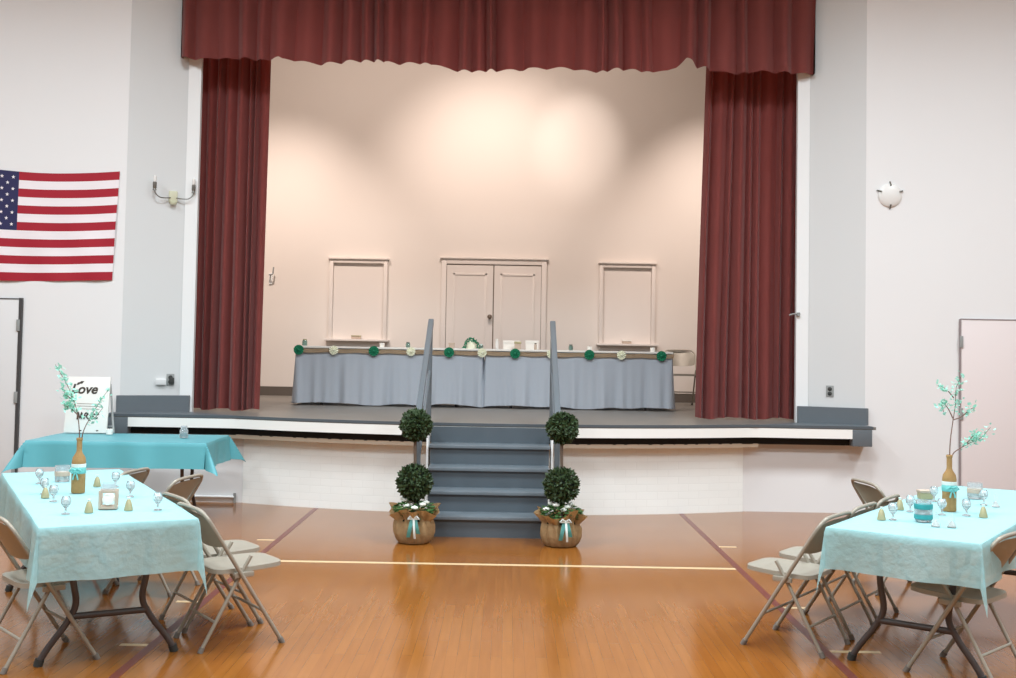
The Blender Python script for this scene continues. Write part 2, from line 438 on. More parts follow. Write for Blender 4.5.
# valance with an uneven hem
HEM = [(-3.54, 4.70), (-3.33, 4.675), (-2.69, 4.675), (-2.46, 4.68), (-2.42, 4.655), (-2.05, 4.645), (-1.75, 4.66), (-1.35, 4.69), (-1.28, 4.672), (-.84, 4.655), (-.72, 4.625), (-.3, 4.595), (.08, 4.605), (.18, 4.645), (.45, 4.625), (.80, 4.615), (1.05, 4.625), (1.45, 4.612), (1.66, 4.63), (1.76, 4.67), (1.86, 4.755), (1.92, 4.72), (1.98, 4.655), (2.15, 4.635), (2.6, 4.632), (3.0, 4.64), (3.235, 4.64)]
def hem(x):
    for (a, za), (b, zb) in zip(HEM, HEM[1:]):
        if a <= x <= b: return za+(zb-za)*(x-a)/(b-a)
    return HEM[-1][1]
fv = pleat_profile(33, 21, .11)
def val(u, v):
    x = -3.54 + 6.775*u
    zb = hem(x) - .018*math.sin(x*8.7) * abs(math.sin(x*2.1)); zt = 6.2
    e = 1
    return (x + .012*math.sin(30*u+3*v), 11.66 - fv(u)*(1.3-.35*v) - .03*math.sin(4*v+11*u), zb+(zt-zb)*v)
bm = grid(B(), 520, 14, val)
for sx in (-3.54, 3.235):
    grid(bm, 3, 14, lambda u, v, sx=sx: (sx, 11.66-.02+.11*u, hem(sx)+(6.2-hem(sx))*v))
tag(obj('stage_valance', solid(bm, .006), M['velvet']), 'wide maroon velvet valance with uneven hem across the top of the stage opening', 'valance')
tag(obj('wall_hook', tube(tube(B(), [(3.10, 11.745, 2.065), (3.05, 11.70, 2.07), (2.99, 11.68, 2.055)], .008), [(3.10, 11.73, 2.045), (3.10, 11.73, 2.085)], .018), M['plate']), 'small pale hook on the white jamb beside the right stage curtain', 'hook')

# ------------------------------------------------------------------ stairs and handrails
st = thing('stage_steps', 'slate grey painted wooden steps leading up to the stage', 'steps', (-.15, 9.64, 0))
RH = ST/5; TD = .27; W = .54
for k in range(5):
    W = .525+.0125*k; y0 = k*TD; yb = 1.30 if k < 4 else 1.16
    if k < 4:
        tr = obj('step', box(B(), -W, W, y0, 1.10 if k < 3 else 1.12, k*RH + .0, (k+1)*RH-.03), M['step'], st, smooth=False)
        obj('nosing', box(B(), -W-.008, W+.008, y0-.028, y0+TD+.02, (k+1)*RH-.03, (k+1)*RH, .006), M['nosing'], tr)
    else:
        obj('step', box(B(), -W, W, y0-.005, y0+.03, k*RH, ST-.032), M['step'], st, smooth=False)
for s in (-1, 1):
    obj('stringer', box(B(), (s*(W+.008) if s > 0 else -W-.028), (W+.028 if s > 0 else -W-.008), .86, 1.10, .0, ST-.03), M['jamb'], st, smooth=False)
def handrail(x, lab):
    h = thing('handrail', lab, 'handrail', (x, 9.64, 0))
    obj('newel_post', box(B(), -.024, .024, -.05, .02, 0, 1.06, .006), M['grey'], h)
    obj('top_post', box(B(), -.021, .021, 1.26, 1.33, ST+.008, 1.84, .006), M['grey'], h)
    def rail(z0, z1, th, hw):
        bm = B(); box(bm, -hw, hw, -.07, 1.35, -th, th, .008)
        for v in bm.verts: v.co.z += z0+(z1-z0)*(v.co.y/1.28)
        return bm
    obj('rail', rail(1.07, 1.86, .03, .027), M['grey'], h)
    obj('lower_rail', rail(.62, 1.40, .03, .014), M['grey'], h)
handrail(-.765, 'slate grey wooden handrail at the left side of the stage steps')
handrail(.45, 'slate grey wooden handrail at the right side of the stage steps')

# ------------------------------------------------------------------ topiaries
def leafball(r, n, seed, leaf=.03):
    bm = B(); q = random.Random(seed)
    for i in range(n):
        z = 1-2*(i+.5)/n; a = i*2.39996
        d = Vector((math.sqrt(1-z*z)*math.cos(a), math.sqrt(1-z*z)*math.sin(a), z))
        p = d*r*q.uniform(.86, 1.06)
        t = d.cross(Vector((q.uniform(-1, 1), q.uniform(-1, 1), q.uniform(-1, 1)))).normalized()
        up = (d*q.uniform(.3, 1)+t*q.uniform(-1, 1)).normalized(); s = up.cross(t).normalized() if up.cross(t).length > .1 else d.cross(t)
        L = leaf*q.uniform(.7, 1.25)
        v = [bm.verts.new(p), bm.verts.new(p+up*L*.5+s*L*.32), bm.verts.new(p+up*L), bm.verts.new(p+up*L*.5-s*L*.32)]
        bm.faces.new(v)
    return bm
def core(r):
    bm = B(); bmesh.ops.create_icosphere(bm, subdivisions=3, radius=r); return bm
def topiary(x, y, lab, seed, dx):
    t = thing('topiary', lab, 'topiary', (x, y, 0), 0)
    q = random.Random(seed)
    obj('trunk', tube(B(), [(0, 0, .12), (.004, 0, .45), (-.004, 0, .8), (0, 0, 1.02)], .013), M['stem'], t)
    for z, r in ((.985, .113), (.505, .130)):
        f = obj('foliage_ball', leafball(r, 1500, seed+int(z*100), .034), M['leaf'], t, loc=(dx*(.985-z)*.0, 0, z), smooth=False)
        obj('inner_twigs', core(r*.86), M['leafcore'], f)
    # burlap wrap: loose gathered sack
    ph = q.uniform(0, 6)
    def wrap(u, v):
        a = 2*math.pi*u
        prof = [(0, .128), (.1, .15), (.3, .168), (.55, .165), (.72, .145), (.85, .17), (1, .205)]
        for (v0, r0), (v1, r1) in zip(prof, prof[1:]):
            if v0 <= v <= v1: rr = r0+(r1-r0)*(v-v0)/(v1-v0); break
        fold = .010*math.sin(13*a+ph+3*v)+.008*math.sin(7*a+2*ph)
        rr += fold*(.4+1.6*v)
        zz = .005+.27*v + (.03*math.sin(3*a+ph)+.02*math.sin(5*a))*max(0, v-.6)/.4
        return (rr*math.cos(a), rr*math.sin(a), zz)
    bm = grid(B(), 96, 18, wrap, close_u=True)
    bm.faces.new([v for v in bm.verts if abs(v.co.z-.005) < 1e-6])
    obj('burlap_wrap', solid(bm, .004), M['burlap'], t)
    obj('potting_soil', lathe(B(), [(.0, 0), (.14, 0), (.12, .03), (0, .05)], 20, (0, 0, .19)), M['leafcore'], t)
    bmf = leafball(.15, 420, seed+5, .05)
    for v in bmf.verts: v.co.z = .27 + v.co.z*.45
    obj('flower_foliage', bmf, M['leaf2'], t, smooth=False)
    for k in range(9):
        a = 2*math.pi*k/9 + q.uniform(-.3, .3); rr = q.uniform(.07, .15)
        bm = B(); cx, cy, cz = rr*math.cos(a), rr*math.sin(a), .325 + q.uniform(-.03, .035)
        for p in range(6):
            b = p*math.pi/3; s = .021
            bmesh.ops.create_uvsphere(bm, u_segments=8, v_segments=6, radius=s*.62, matrix=Matrix.Translation((cx+s*.8*math.cos(b), cy+s*.8*math.sin(b), cz)))
        bmesh.ops.create_uvsphere(bm, u_segments=8, v_segments=6, radius=s*.6, matrix=Matrix.Translation((cx, cy, cz+.008)))
        obj('flower', bm, M['petal'], t)
    # ribbon: knot and two tails on the front
    bm = B()
    for s, L in ((-1, .15), (1, .12)):
        grid(bm, 2, 8, lambda u, v, s=s, L=L: (dx*.05 + s*.012+(u-.5)*.032+s*.03*v, -.178-.02*math.sin(3*v)+.0*u, .22-L*v))
    rb = obj('ribbon', solid(bm, .002), M['aquaribbon'], t)
    bm = B()
    for s in (-1, 1):
        tube(bm, [(dx*.05, -.178, .225), (dx*.05+s*.03, -.195, .245), (dx*.05+s*.045, -.185, .225), (dx*.05, -.18, .222)], .009, 6)
    grid(bm, 2, 8, lambda u, v: (dx*.05+.002+(u-.5)*.018+.012*v, -.186-.02*math.sin(3*v), .22-.16*v))
    obj('ribbon_stripe', bm, M['whiteribbon'], rb)
    return t
topiary(-.762, 9.36, 'double ball topiary in burlap wrapped pot at the left foot of the grey steps', 31, .2)
topiary(.478, 9.33, 'double ball topiary in burlap wrapped pot at the right foot of the grey steps', 77, .6)

# ------------------------------------------------------------------ folding tables
def folding_table(name, label, loc, rz, L=2.44, W=.76, group=None):
    t = thing(name, label, 'table', loc, rz, group)
    obj('tabletop', box(B(), -W/2, W/2, -L/2, L/2, .70, .738, .012), M['tabletop'], t)
    for s in (-1, 1):
        y = s*(L/2-.28)
        for sx in (-1, 1):
            bm = B()
            tube(bm, smoothpath([(sx*.19, y, .70), (sx*.185, y, .45), (sx*.165, y, .30), (sx*.21, y, .20), (sx*.29, y, .09), (sx*.335, y, .016)], 5), .017, 10)
            lg = obj('leg', bm, M['tablemetal'], t)
            obj('rubber_foot', tube(B(), [(sx*.327, y, .035), (sx*.338, y, .0)], .023, 10), M['dark'], lg)
        obj('cross_bar', tube(B(), [(-.20, y, .235), (.20, y, .235)], .017, 10), M['tablemetal'], t)
        obj('leg_hinge_bar', tube(B(), [(-.24, y, .69), (.24, y, .69)], .014, 8), M['tablemetal'], t)
        obj('brace', tube(B(), [(0, y, .66), (0, y-s*.22, .695)], .009, 8), M['metal'], t)
    return t

def cloth(L, W, drop, m, name, label, loc, rz, z=.742, seed=0, flare=.04, cornerflare=.15, wave=.014, cdrop=1.34, par=None, tilt=0):
    """flat rectangular cover: hangs straight at the edges, in pointed cones at the corners"""
    q = random.Random(seed); ph = [q.uniform(0, 6.3) for _ in range(6)]
    hl, hw = L/2, W/2
    def P(a, b):   # a across width, b along length, metres on the flat cloth
        sx = 1 if a > 0 else -1; sy = 1 if b > 0 else -1
        ea = max(0, abs(a)-hw); eb = max(0, abs(b)-hl)
        x, y = max(-hw, min(hw, a)), max(-hl, min(hl, b))
        if ea == 0 and eb == 0: return (x, y, z + .0015*math.sin(9*a+ph[0])*math.sin(7*b+ph[1]))
        r = math.hypot(ea, eb); phi = math.atan2(eb, ea)
        c = math.sin(2*phi)**2 if (ea > 0 and eb > 0) else 0
        k = min(1, r/.02)
        fl = .006*k + flare*r*(1-c) + c*cornerflare*r
        w = wave*min(1, r/drop)*(math.sin(10*a*(ea == 0)+12*b*(eb == 0)+ph[2])+.6*math.sin(23*a*(ea == 0)+19*b*(eb == 0)+ph[3]))*(1-c)
        dz = r*math.sqrt(max(0, 1-(fl/r*.9)**2)) if r > 0 else 0
        if c: dz *= 1-(1-cdrop/1.414)*c
        ox = (fl+w)*math.cos(phi); oy = (fl+w)*math.sin(phi)
        return (x+sx*ox, y+sy*oy, z - dz + .006*math.sin(17*a+15*b+ph[4])*min(1, r/drop)*0)
    def samples(h):
        n1 = max(8, int(h*2/.05)); s = [-h-drop+drop*i/12 for i in range(12)]
        s += [-h+2*h*i/n1 for i in range(n1+1)]; s += [h+drop*(i+1)/12 for i in range(12)]
        return s
    A, Bv = samples(hw), samples(hl)
    bm = B(); vs = [[bm.verts.new(P(a, b)) for b in Bv] for a in A]
    for i in range(len(A)-1):
        for j in range(len(Bv)-1):
            bm.faces.new((vs[i][j], vs[i+1][j], vs[i+1][j+1], vs[i][j+1]))
    o = obj(name, bm, m, loc=loc, rot=(0, 0, rz))
    return tag(o, label, 'tablecloth')

TL, TLR = (-2.50, 6.62, 0), R(28.5)
TR, TRR = (2.708, 6.582, 0), R(-35.5)
folding_table('folding_table', 'brown legged folding table under the pale aqua cover at the left', TL, TLR)
folding_table('folding_table', 'brown legged folding table under the pale aqua cover at the right', TR, TRR)
cloth(2.44, .765, .265, M['aqua'], 'tablecloth', 'pale aqua plastic table cover on the left dining table', TL, TLR, seed=3, cdrop=1.5)
cloth(2.44, .765, .215, M['aqua'], 'tablecloth', 'pale aqua plastic table cover on the right dining table', TR, TRR, seed=9, cdrop=1.62)
TG, TGR = (-3.54, 10.46, 0), R(91.5)
gt = folding_table('folding_table', 'dark legged folding table under the turquoise cover by the left wall', TG, TGR, L=1.62, W=.92)
cloth(1.62, .925, .235, M['teal'], 'tablecloth', 'bright turquoise plastic cover on the table by the left wall', TG, TGR, seed=5, cornerflare=.6, cdrop=1.45, flare=.1)

# ------------------------------------------------------------------ folding chairs
def make_chair(label):
    t = thing('folding_chair', label, 'chair', group='taupe folding chairs')
    HW = .215
    top = Vector((0, -.245, .79)); foot = Vector((0, .225, 0))
    def up(z): k = (.79-z)/.79; return -.245 + .47*k
    # inverted U over the backrest down to the seat
    pts = [(-HW, up(.44), .44), (-HW, up(.6), .60), (-HW+.002, up(.72), .72), (-HW+.02, up(.765), .765), (-HW+.06, up(.79), .79), (0, up(.795), .795), (HW-.06, up(.79), .79), (HW-.02, up(.765), .765), (HW-.002, up(.72), .72), (HW, up(.6), .60), (HW, up(.44), .44)]
    obj('back_frame', tube(B(), smoothpath(pts, 4), .0115, 10), M['chair'], t)
    def bp(u, v):
        z = .565+.215*v; x = (HW-.012)*(2*u-1)
        rnd = 1
        if v > .7: rnd = 1-.12*((v-.7)/.3)**2
        if v < .3: rnd = 1-.06*((.3-v)/.3)**2
        zz = z - .02*(abs(2*u-1)**4)*(1 if v > .5 else -1)*abs(2*v-1)
        return (x*rnd, up(z) - .035*(1-(2*u-1)**2) + .004, zz)
    obj('backrest', solid(grid(B(), 16, 8, bp), .004), M['chairpan'], t)
    for s in (-1, 1):
        lg = obj('leg', tube(B(), [(s*HW, up(.44), .44), (s*HW, up(.2), .2), (s*HW, up(.012), .012)], .0115, 10), M['chair'], t)
        obj('rubber_foot', tube(B(), [(s*HW, up(.03), .03), (s*HW, up(0), 0)], .016, 10), M['rubber'], lg)
        xr = s*(HW-.03)
        lg = obj('leg', tube(B(), [(xr, .04, .515), (xr, -.015, .42), (xr, -.23, .012)], .0105, 10), M['chair'], t)
        obj('rubber_foot', tube(B(), [(xr, -.222, .03), (xr, -.235, 0)], .015, 10), M['rubber'], lg)
        obj('hinge_plate', box(B(), min(s*(HW-.004), s*(HW-.026)), max(s*(HW-.004), s*(HW-.026)), -.06, .05, .40, .43, .004), M['chair'], t)
    obj('stretcher', tube(B(), [(-HW, up(.2), .2), (HW, up(.2), .2)], .008, 8), M['chair'], t)
    obj('stretcher', tube(B(), [(-HW+.03, -.155, .16), (HW-.03, -.155, .16)], .008, 8), M['chair'], t)
    # pan seat, slightly dished, rounded corners and a turned-down rim
    bm = B(); n = 40
    def sq(a, k, grow=0):
        e = .38
        c, s = math.cos(a), math.sin(a)
        x = (.188+grow)*k*math.copysign(abs(c)**e, c); y = (.205+grow)*k*math.copysign(abs(s)**e, s)
        return x*(1-.10*max(0, y)/.2), y+.045
    rings = []
    for k, dz in ((.0, -.008), (.5, -.007), (.85, -.003), (.96, .004), (1.0, .002), (1.01, -.022), (.985, -.024), (.96, -.010), (.6, -.016)):
        ring = []
        for i in range(n):
            x, y = sq(2*math.pi*i/n, max(k, .001)); ring.append(bm.verts.new((x, y, .452 + dz + .03*(y-.045))))
        rings.append(ring)
    for i in range(len(rings)-1):
        for k in range(n): bm.faces.new((rings[i][k], rings[i][(k+1) % n], rings[i+1][(k+1) % n], rings[i+1][k]))
    bm.faces.new(rings[-1])
    obj('seat', bm, M['chairpan'], t)
    return t
ch = make_chair('taupe folding chair at the near right corner of the left table, seat turned outward')
ch.scale = (1, 1, .95); ch.location = (-1.525, 6.205, 0); ch.rotation_euler = (0, 0, R(-54))
for x, y, z, rz, lab in [
    (-1.735, 6.61, 0, -53, 'taupe folding chair right behind the nearest chair on the inner side of the left table'),
    (-2.345, 7.43, 0, 78, 'taupe folding chair standing clear of the left table with its back panel showing'),
    (-2.81, 7.74, 0, 80, 'taupe folding chair farthest along the left table, only its back rim showing'),
    (-2.41, 5.79, 0, -48, 'taupe folding chair cut by the left picture edge, pushed under the left table'),
    (1.67, 6.325, 0, 52, 'taupe folding chair at the near left corner of the right table, seat turned outward'),
    (1.95, 6.72, 0, 53, 'taupe folding chair second along the inner side of the right table'),
    (2.23, 7.11, 0, 54, 'taupe folding chair third along the inner side of the right table, rim above the cover'),
    (2.77, 7.83, 0, -82, 'taupe folding chair beyond the right table with its whole back panel against the wall'),
    (2.42, 5.80, 0, 44, 'taupe folding chair cut by the right picture edge, pushed under the right table'),
    (2.38, 15.0, ST, 180, 'taupe folding chair on the stage at the right end of the head table')]:
    dup(ch, (x, y, z), R(rz), lab, scale=(1, 1, .95))

# ------------------------------------------------------------------ head table on stage
HY = 13.92
def head(x0, x1, lab_t, lab_c, seed):
    xc = (x0+x1)/2; L = x1-x0-.04
    t = thing('folding_table', lab_t, 'table', (xc, HY, ST), R(90))
    obj('tabletop', box(B(), -.36, .36, -L/2, L/2, .69, .718, .01), M['tabletop'], t)
    for s in (-1, 1):
        y = s*(L/2-.3)
        for sx in (-1, 1):
            obj('leg', tube(B(), [(sx*.25, y, .69), (sx*.27, y, .3), (sx*.31, y, 0)], .016, 8), M['tablemetal'], t)
        obj('cross_bar', tube(B(), [(-.27, y, .3), (.27, y, .3)], .014, 8), M['tablemetal'], t)
    q = random.Random(seed); ph = [q.uniform(0, 6) for _ in range(6)]
    hw, hl = .375, L/2+.015
    def prof(u):  # perimeter of the table plan
        per = 2*(2*hl+2*hw); s = u*per
        for (ax, ay), (bx, by) in zip([(-hl, -hw), (hl, -hw), (hl, hw), (-hl, hw)], [(hl, -hw), (hl, hw), (-hl, hw), (-hl, -hw)]):
            d = math.hypot(bx-ax, by-ay)
            if s <= d+1e-9:
                k = s/d; return ax+(bx-ax)*k, ay+(by-ay)*k, (by-ay)/d, -(bx-ax)/d, min(k, 1-k)*d
            s -= d
        return -hl, -hw, -1, 0, 0
    def fn(u, v):
        x, y, nx, ny, ed = prof(min(u, .99999)); a = u*2*(2*hl+2*hw)
        fold = .016*math.sin(19*a+ph[0])+.013*math.sin(31*a+ph[1])+.02*math.sin(7*a+ph[2])+.008*math.sin(53*a+ph[3])
        k = v*min(1, ed/.05)
        z = .722-.70*v + (.028*max(0, math.sin(4.2*a+ph[4]))**3*v + .012*math.sin(9*a+ph[5])*v)
        off = .004 + .035*v + fold*k*1.1
        return (x+nx*off, y+ny*off, max(z, .012))
    bm = grid(B(), 420, 12, fn, close_u=True)
    c = thing('tablecloth', lab_c, 'tablecloth', (xc, HY, ST))
    obj('skirt', bm, M['skirt'], c)
    obj('paper_top', box(B(), -hl-.006, hl+.006, -hw-.034, hw+.010, .704, .727, .003), M['papertop'], c)
    return t
head(-2.60, -.30, 'folding table hidden under the left half of the white skirted head table', 'white skirted cloth on the left half of the head table', 4)
head(-.265, 2.035, 'folding table hidden under the right half of the white skirted head table', 'white skirted cloth on the right half of the head table', 15)
# ribbon garland and rosettes
yf = HY-.375-.028
bm = B()
grid(bm, 160, 2, lambda u, v: (-2.61+4.655*u, yf-.004-.004*math.sin(40*u), ST+.702-.048*v-.010*abs(math.sin(u*math.pi*12))))
tag(obj('burlap_garland', solid(bm, .003), M['ribbontan']), 'tan burlap ribbon garland along the front edge of the white head table', 'garland')
def rosette(m, x, z, label, r=.055):
    bm = B(); n = 24
    c0 = bm.verts.new((0, -.020, 0)); 
    ring1 = [bm.verts.new((r*.35*math.cos(2*math.pi*i/n), -.02+.010*(i % 2), r*.35*math.sin(2*math.pi*i/n))) for i in range(n)]
    ring2 = [bm.verts.new((r*math.cos(2*math.pi*i/n), -.004-.014*(i % 2), r*math.sin(2*math.pi*i/n))) for i in range(n)]
    bk = bm.verts.new((0, 0, 0))
    for i in range(n):
        j = (i+1) % n
        bm.faces.new((c0, ring1[i], ring1[j])); bm.faces.new((ring1[i], ring2[i], ring2[j], ring1[j])); bm.faces.new((ring2[i], bk, ring2[j]))
    bmesh.ops.recalc_face_normals(bm, faces=bm.faces)
    t = thing('paper_rosette', label, 'rosette', (x, yf-.014, z), 0, 'rosettes on the head table garland')
    obj('pleated_disc', bm, m, t, smooth=False)
    obj('centre_button', lathe(B(), [(.013, .016), (.014, .022), (.008, .027), (0, .028)], 12, axis='y'), m, t)
ordn = ['first', 'second', 'third', 'fourth', 'fifth', 'sixth', 'seventh']
zR = ST+.680
for i, px in enumerate((300, 375, 450, 516, 590, 662)):
    rosette(M['greenros'], (px-508)/1100*(yf)+.0, zR-.002, 'green paper rosette on the head table garland, %s green one from the left' % ordn[i], .062)
for i, px in enumerate((335, 412, 483, 552, 622)):
    rosette(M['whiteros'], (px-508)/1100*(yf)+.0, zR, 'ivory paper rosette on the head table garland, %s ivory one from the left' % ordn[i], .056)
# things standing on the head table
ZT = ST+.727
def small_jar(x, y, z, label, m, r=.035, h=.09, cat='jar', rim=None):
    t = thing('glass_jar', label, cat, (x, y, z))
    obj('jar_body', lathe(B(), [(0, 0), (r*.85, 0), (r, h*.12), (r, h*.66), (r*.72, h*.82), (r*.72, h), (r*.62, h), (r*.62, h*.82), (r*.88, h*.66), (r*.88, h*.14), (0, h*.08)], 18), m, t)
    if rim: obj('jar_ribbon', lathe(B(), [(r*.74, h*.83), (r*.80, h*.84), (r*.80, h*.95), (r*.74, h*.96)], 18), rim, t)
    return t
small_jar(-2.53, 13.75, ZT, 'small greenish jar at the left end of the head table', M['glassblue'], .032, .085, rim=M['gold'])
small_jar(-1.25, 13.85, ZT, 'small grey green jar on the head table left of the left handrail', M['glassblue'], .028, .07, rim=M['metal'])
small_jar(.80, 13.85, ZT, 'small grey jar on the head table right of the right handrail', M['glassblue'], .028, .075, rim=M['metal'])
def candle_cup(x, y, z, label):
    t = thing('votive_candle', label, 'candle', (x, y, z))
    obj('wax', lathe(B(), [(0, 0), (.03, 0), (.032, .05), (.026, .052), (0, .05)], 16), M['candle'], t)
    obj('wick', tube(B(), [(0, 0, .05), (.002, 0, .063)], .002, 6), M['dark'], t)
candle_cup(-1.55, 13.62, ZT, 'white votive candle on the left half of the head table')
candle_cup(1.02, 13.62, ZT, 'white votive candle right of the right handrail on the head table')
candle_cup(1.80, 13.62, ZT, 'white votive candle near the right end of the head table')
cp = thing('centrepiece', 'white floral centrepiece with green garland at the middle of the head table', 'centrepiece', (-.45, 13.80, ZT))
obj('white_dome', lathe(B(), [(0, 0), (.06, 0), (.062, .03), (.05, .08), (.025, .105), (0, .11)], 18), M['whiteros'], cp)
bm = B()
for k in range(90):
    a = math.pi*k/89; p = Vector((.09*math.cos(a), -.03+rng.uniform(-.02, .02), .115*math.sin(a)))
    d = Vector((rng.uniform(-1, 1), rng.uniform(-1, 1), rng.uniform(-1, 1))).normalized(); e = d.cross(Vector((0, 1, .3))).normalized()
    bm.faces.new([bm.verts.new(p), bm.verts.new(p+d*.02+e*.008), bm.verts.new(p+d*.04), bm.verts.new(p+d*.02-e*.008)])
obj('garland_leaves', bm, M['greenros'], cp, smooth=False)
small_jar(-.33, 13.80, ZT, 'small pale jar beside the floral centrepiece on the head table', M['glassblue'], .03, .06, rim=M['whiteribbon'])
def giftbox(x, y, z, w, d, h, m, m2, label, name='gift_box'):
    t = thing(name, label, 'box', (x, y, z))
    obj('box_body', box(B(), -w/2, w/2, -d/2, d/2, 0, h*.7, .003), m, t)
    obj('box_lid', box(B(), -w/2-.004, w/2+.004, -d/2-.004, d/2+.004, h*.7, h, .003), m2, t)
giftbox(-.70, 13.85, ZT, .07, .05, .07, M['candletan'], M['candletan'], 'small tan box beside the left handrail on the head table')
giftbox(.05, 13.9, ZT, .20, .12, .11, M['papertop'], M['papertop'], 'wide white box on the right half of the head table near the door')
giftbox(.13, 13.72, ZT, .08, .06, .10, M['candletan'], M['gold'], 'small tan box in front of the wide white box on the head table')
giftbox(.31, 13.85, ZT, .16, .12, .115, M['papertop'], M['papertop'], 'squarish white box next to the right handrail on the head table')
small_jar(.35, 13.70, ZT, 'tiny dark topped jar in front of the squarish white box', M['candletan'], .016, .085, rim=M['dark'])
small_jar(-.13, 13.80, ZT, 'slim whitish jar in front of the stage door gap on the head table', M['opal'], .022, .13, rim=M['papertop'])
giftbox(-2.18, 15.87, 1.747, .13, .08, .05, M['candletan'], M['gold'], 'small tan box lying on the left window sill')
giftbox(1.72, 15.87, 1.747, .13, .08, .05, M['candletan'], M['papertop'], 'small pale box lying on the right window sill')

# ------------------------------------------------------------------ centrepieces and favours on the dining tables
ZC = .745
def wrapped_bottle(x, y, label, rz=0):
    t = thing('wrapped_bottle', label, 'bottle', (x, y, ZC), rz)
    obj('jute_body', lathe(B(), [(0, 0), (.037, 0), (.040, .006), (.040, .185), (.036, .21), (.020, .235), (.0155, .25), (.0155, .31), (.018, .312), (.018, .325), (.012, .327), (.012, .31), (0, .30)], 24), M['jute'], t)
    rb = obj('ribbon', lathe(B(), [(.0405, .115), (.043, .118), (.043, .148), (.0405, .152)], 24), M['aquaribbon'], t)
    bm = B()
    for s in (-1, 1):
        tube(bm, [(0, -.044, .135), (s*.02, -.06, .15), (s*.033, -.056, .135), (s*.018, -.052, .124), (0, -.046, .132)], .006, 6)
        tube(bm, [(0, -.045, .13), (s*.010, -.050, .105), (s*.015, -.048, .082)], .0045, 6)
    obj('ribbon_bow', bm, M['aquaribbon'], rb)
    obj('white_lace_band', lathe(B(), [(.0405, .152), (.0418, .153), (.0418, .172), (.0405, .173)], 24), M['whiteribbon'], t)
    return t
def branch(x, y, label, paths, seed, leaves, lsize=.022):
    t = thing('leafy_branch', label, 'branch', (x, y, ZC+.30))
    bm = B(); q = random.Random(seed); lf = B()
    for pth, l0 in paths:
        sp = smoothpath(pth, 6)
        n = len(sp); tube(bm, sp, [.0035*(1-.65*i/(n-1)) for i in range(n)], 6)
        for k in range(int(leaves*len(pth)/4)):
            i = q.uniform(l0, 1)*(n-1); p = sp[int(i)]
            p = p + Vector((q.gauss(0, .014), q.gauss(0, .014), q.gauss(0, .014)))
            d = Vector((q.uniform(-1, 1), q.uniform(-1, 1), q.uniform(-.4, 1))).normalized(); e = d.cross(Vector((q.uniform(-1, 1), q.uniform(-1, 1), 1))).normalized()
            L = lsize*q.uniform(.7, 1.4)
            c = [lf.verts.new(p), lf.verts.new(p+d*L*.5+e*L*.34), lf.verts.new(p+d*L), lf.verts.new(p+d*L*.5-e*L*.34)]
            lf.faces.new(c)
    obj('twig', bm, M['twig'], t)
    obj('mint_leaves', lf, M['mint'], t, smooth=False)
    return t
bx, by = -2.545, 6.60
wrapped_bottle(bx, by, 'jute wrapped wine bottle with aqua ribbon in the middle of the left table')
branch(bx, by, 'mint leaved branch leaning left out of the bottle on the left table',
       [([(0, 0, -.05), (-.005, 0, .08), (-.025, .01, .18), (-.06, .02, .27), (-.105, .02, .36), (-.165, .01, .46)], .42),
        ([(-.02, .01, .16), (-.06, 0, .20), (-.11, 0, .22)], .3), ([(-.05, .02, .25), (-.09, .03, .27), (-.13, .02, .32)], .3)], 5, 60, .026)
branch(bx, by, 'mint leaved twig leaning right out of the bottle on the left table',
       [([(.004, 0, -.05), (.02, 0, .06), (.055, 0, .14), (.10, 0, .22), (.155, .01, .31)], .40), ([(.05, 0, .13), (.09, 0, .15), (.13, .01, .21)], .2)], 6, 34, .024)
bx, by = 2.60, 6.47
wrapped_bottle(bx, by, 'jute wrapped wine bottle with aqua ribbon in the middle of the right table')
branch(bx, by, 'tall mint leaved branch upright in the bottle on the right table',
       [([(0, 0, -.05), (.005, 0, .10), (.02, 0, .22), (.035, .0, .32), (.04, 0, .42), (.075, 0, .50)], .55),
        ([(.02, 0, .24), (-.01, 0, .30), (-.045, 0, .33), (-.03, 0, .26)], .4), ([(.025, 0, .36), (-.02, 0, .41), (-.07, 0, .43)], .35),
        ([(.02, 0, .23), (.07, 0, .25), (.12, .01, .29), (.16, .01, .31)], .45)], 11, 44, .022)
branch(bx, by, 'mint leaved branch arching right out of the bottle on the right table',
       [([(.004, 0, -.04), (.02, 0, .03), (.07, 0, .07), (.13, .01, .10), (.19, .01, .13), (.25, .02, .19)], .38), ([(.09, 0, .08), (.13, 0, .13), (.16, 0, .155)], .3)], 12, 60, .022)

def glass_favor():
    t = thing('glass_favor', 'x', 'glass', group='small clear glass favours')
    obj('glass_bowl', lathe(B(), [(0, .034), (.012, .036), (.022, .05), (.025, .065), (.02, .085), (.017, .088), (.016, .085), (.021, .065), (.018, .052), (0, .042)], 16), M['glass'], t)
    obj('glass_stem', lathe(B(), [(0, 0), (.021, 0), (.021, .004), (.006, .009), (.005, .028), (.010, .035), (0, .0355)], 14), M['glass'], t)
    obj('white_filling', lathe(B(), [(0, .044), (.012, .047), (.015, .058), (.010, .072), (0, .076)], 12), M['candle'], t)
    return t
def gold_cone():
    t = thing('cone_favor', 'x', 'favour', group='small gold cone favours')
    obj('cone_bag', lathe(B(), [(0, 0), (.027, 0), (.028, .006), (.018, .05), (.010, .068), (.0, .07)], 14), M['gold'], t)
    obj('tied_top', lathe(B(), [(.008, .066), (.006, .070), (.012, .082), (.0, .078)], 12), M['whiteribbon'], t)
    return t
def glass_pyramid():
    t = thing('pyramid_favor', 'x', 'favour', group='small clear pyramid favours')
    bm = lathe(B(), [(.03, 0), (.031, .004), (.004, .072), (0, .075)], 4)
    obj('clear_case', bm, M['glass'], t, smooth=False)
    obj('white_filling', lathe(B(), [(0, .002), (.019, .004), (.014, .02), (0, .034)], 12), M['candle'], t)
    return t
protos = {}
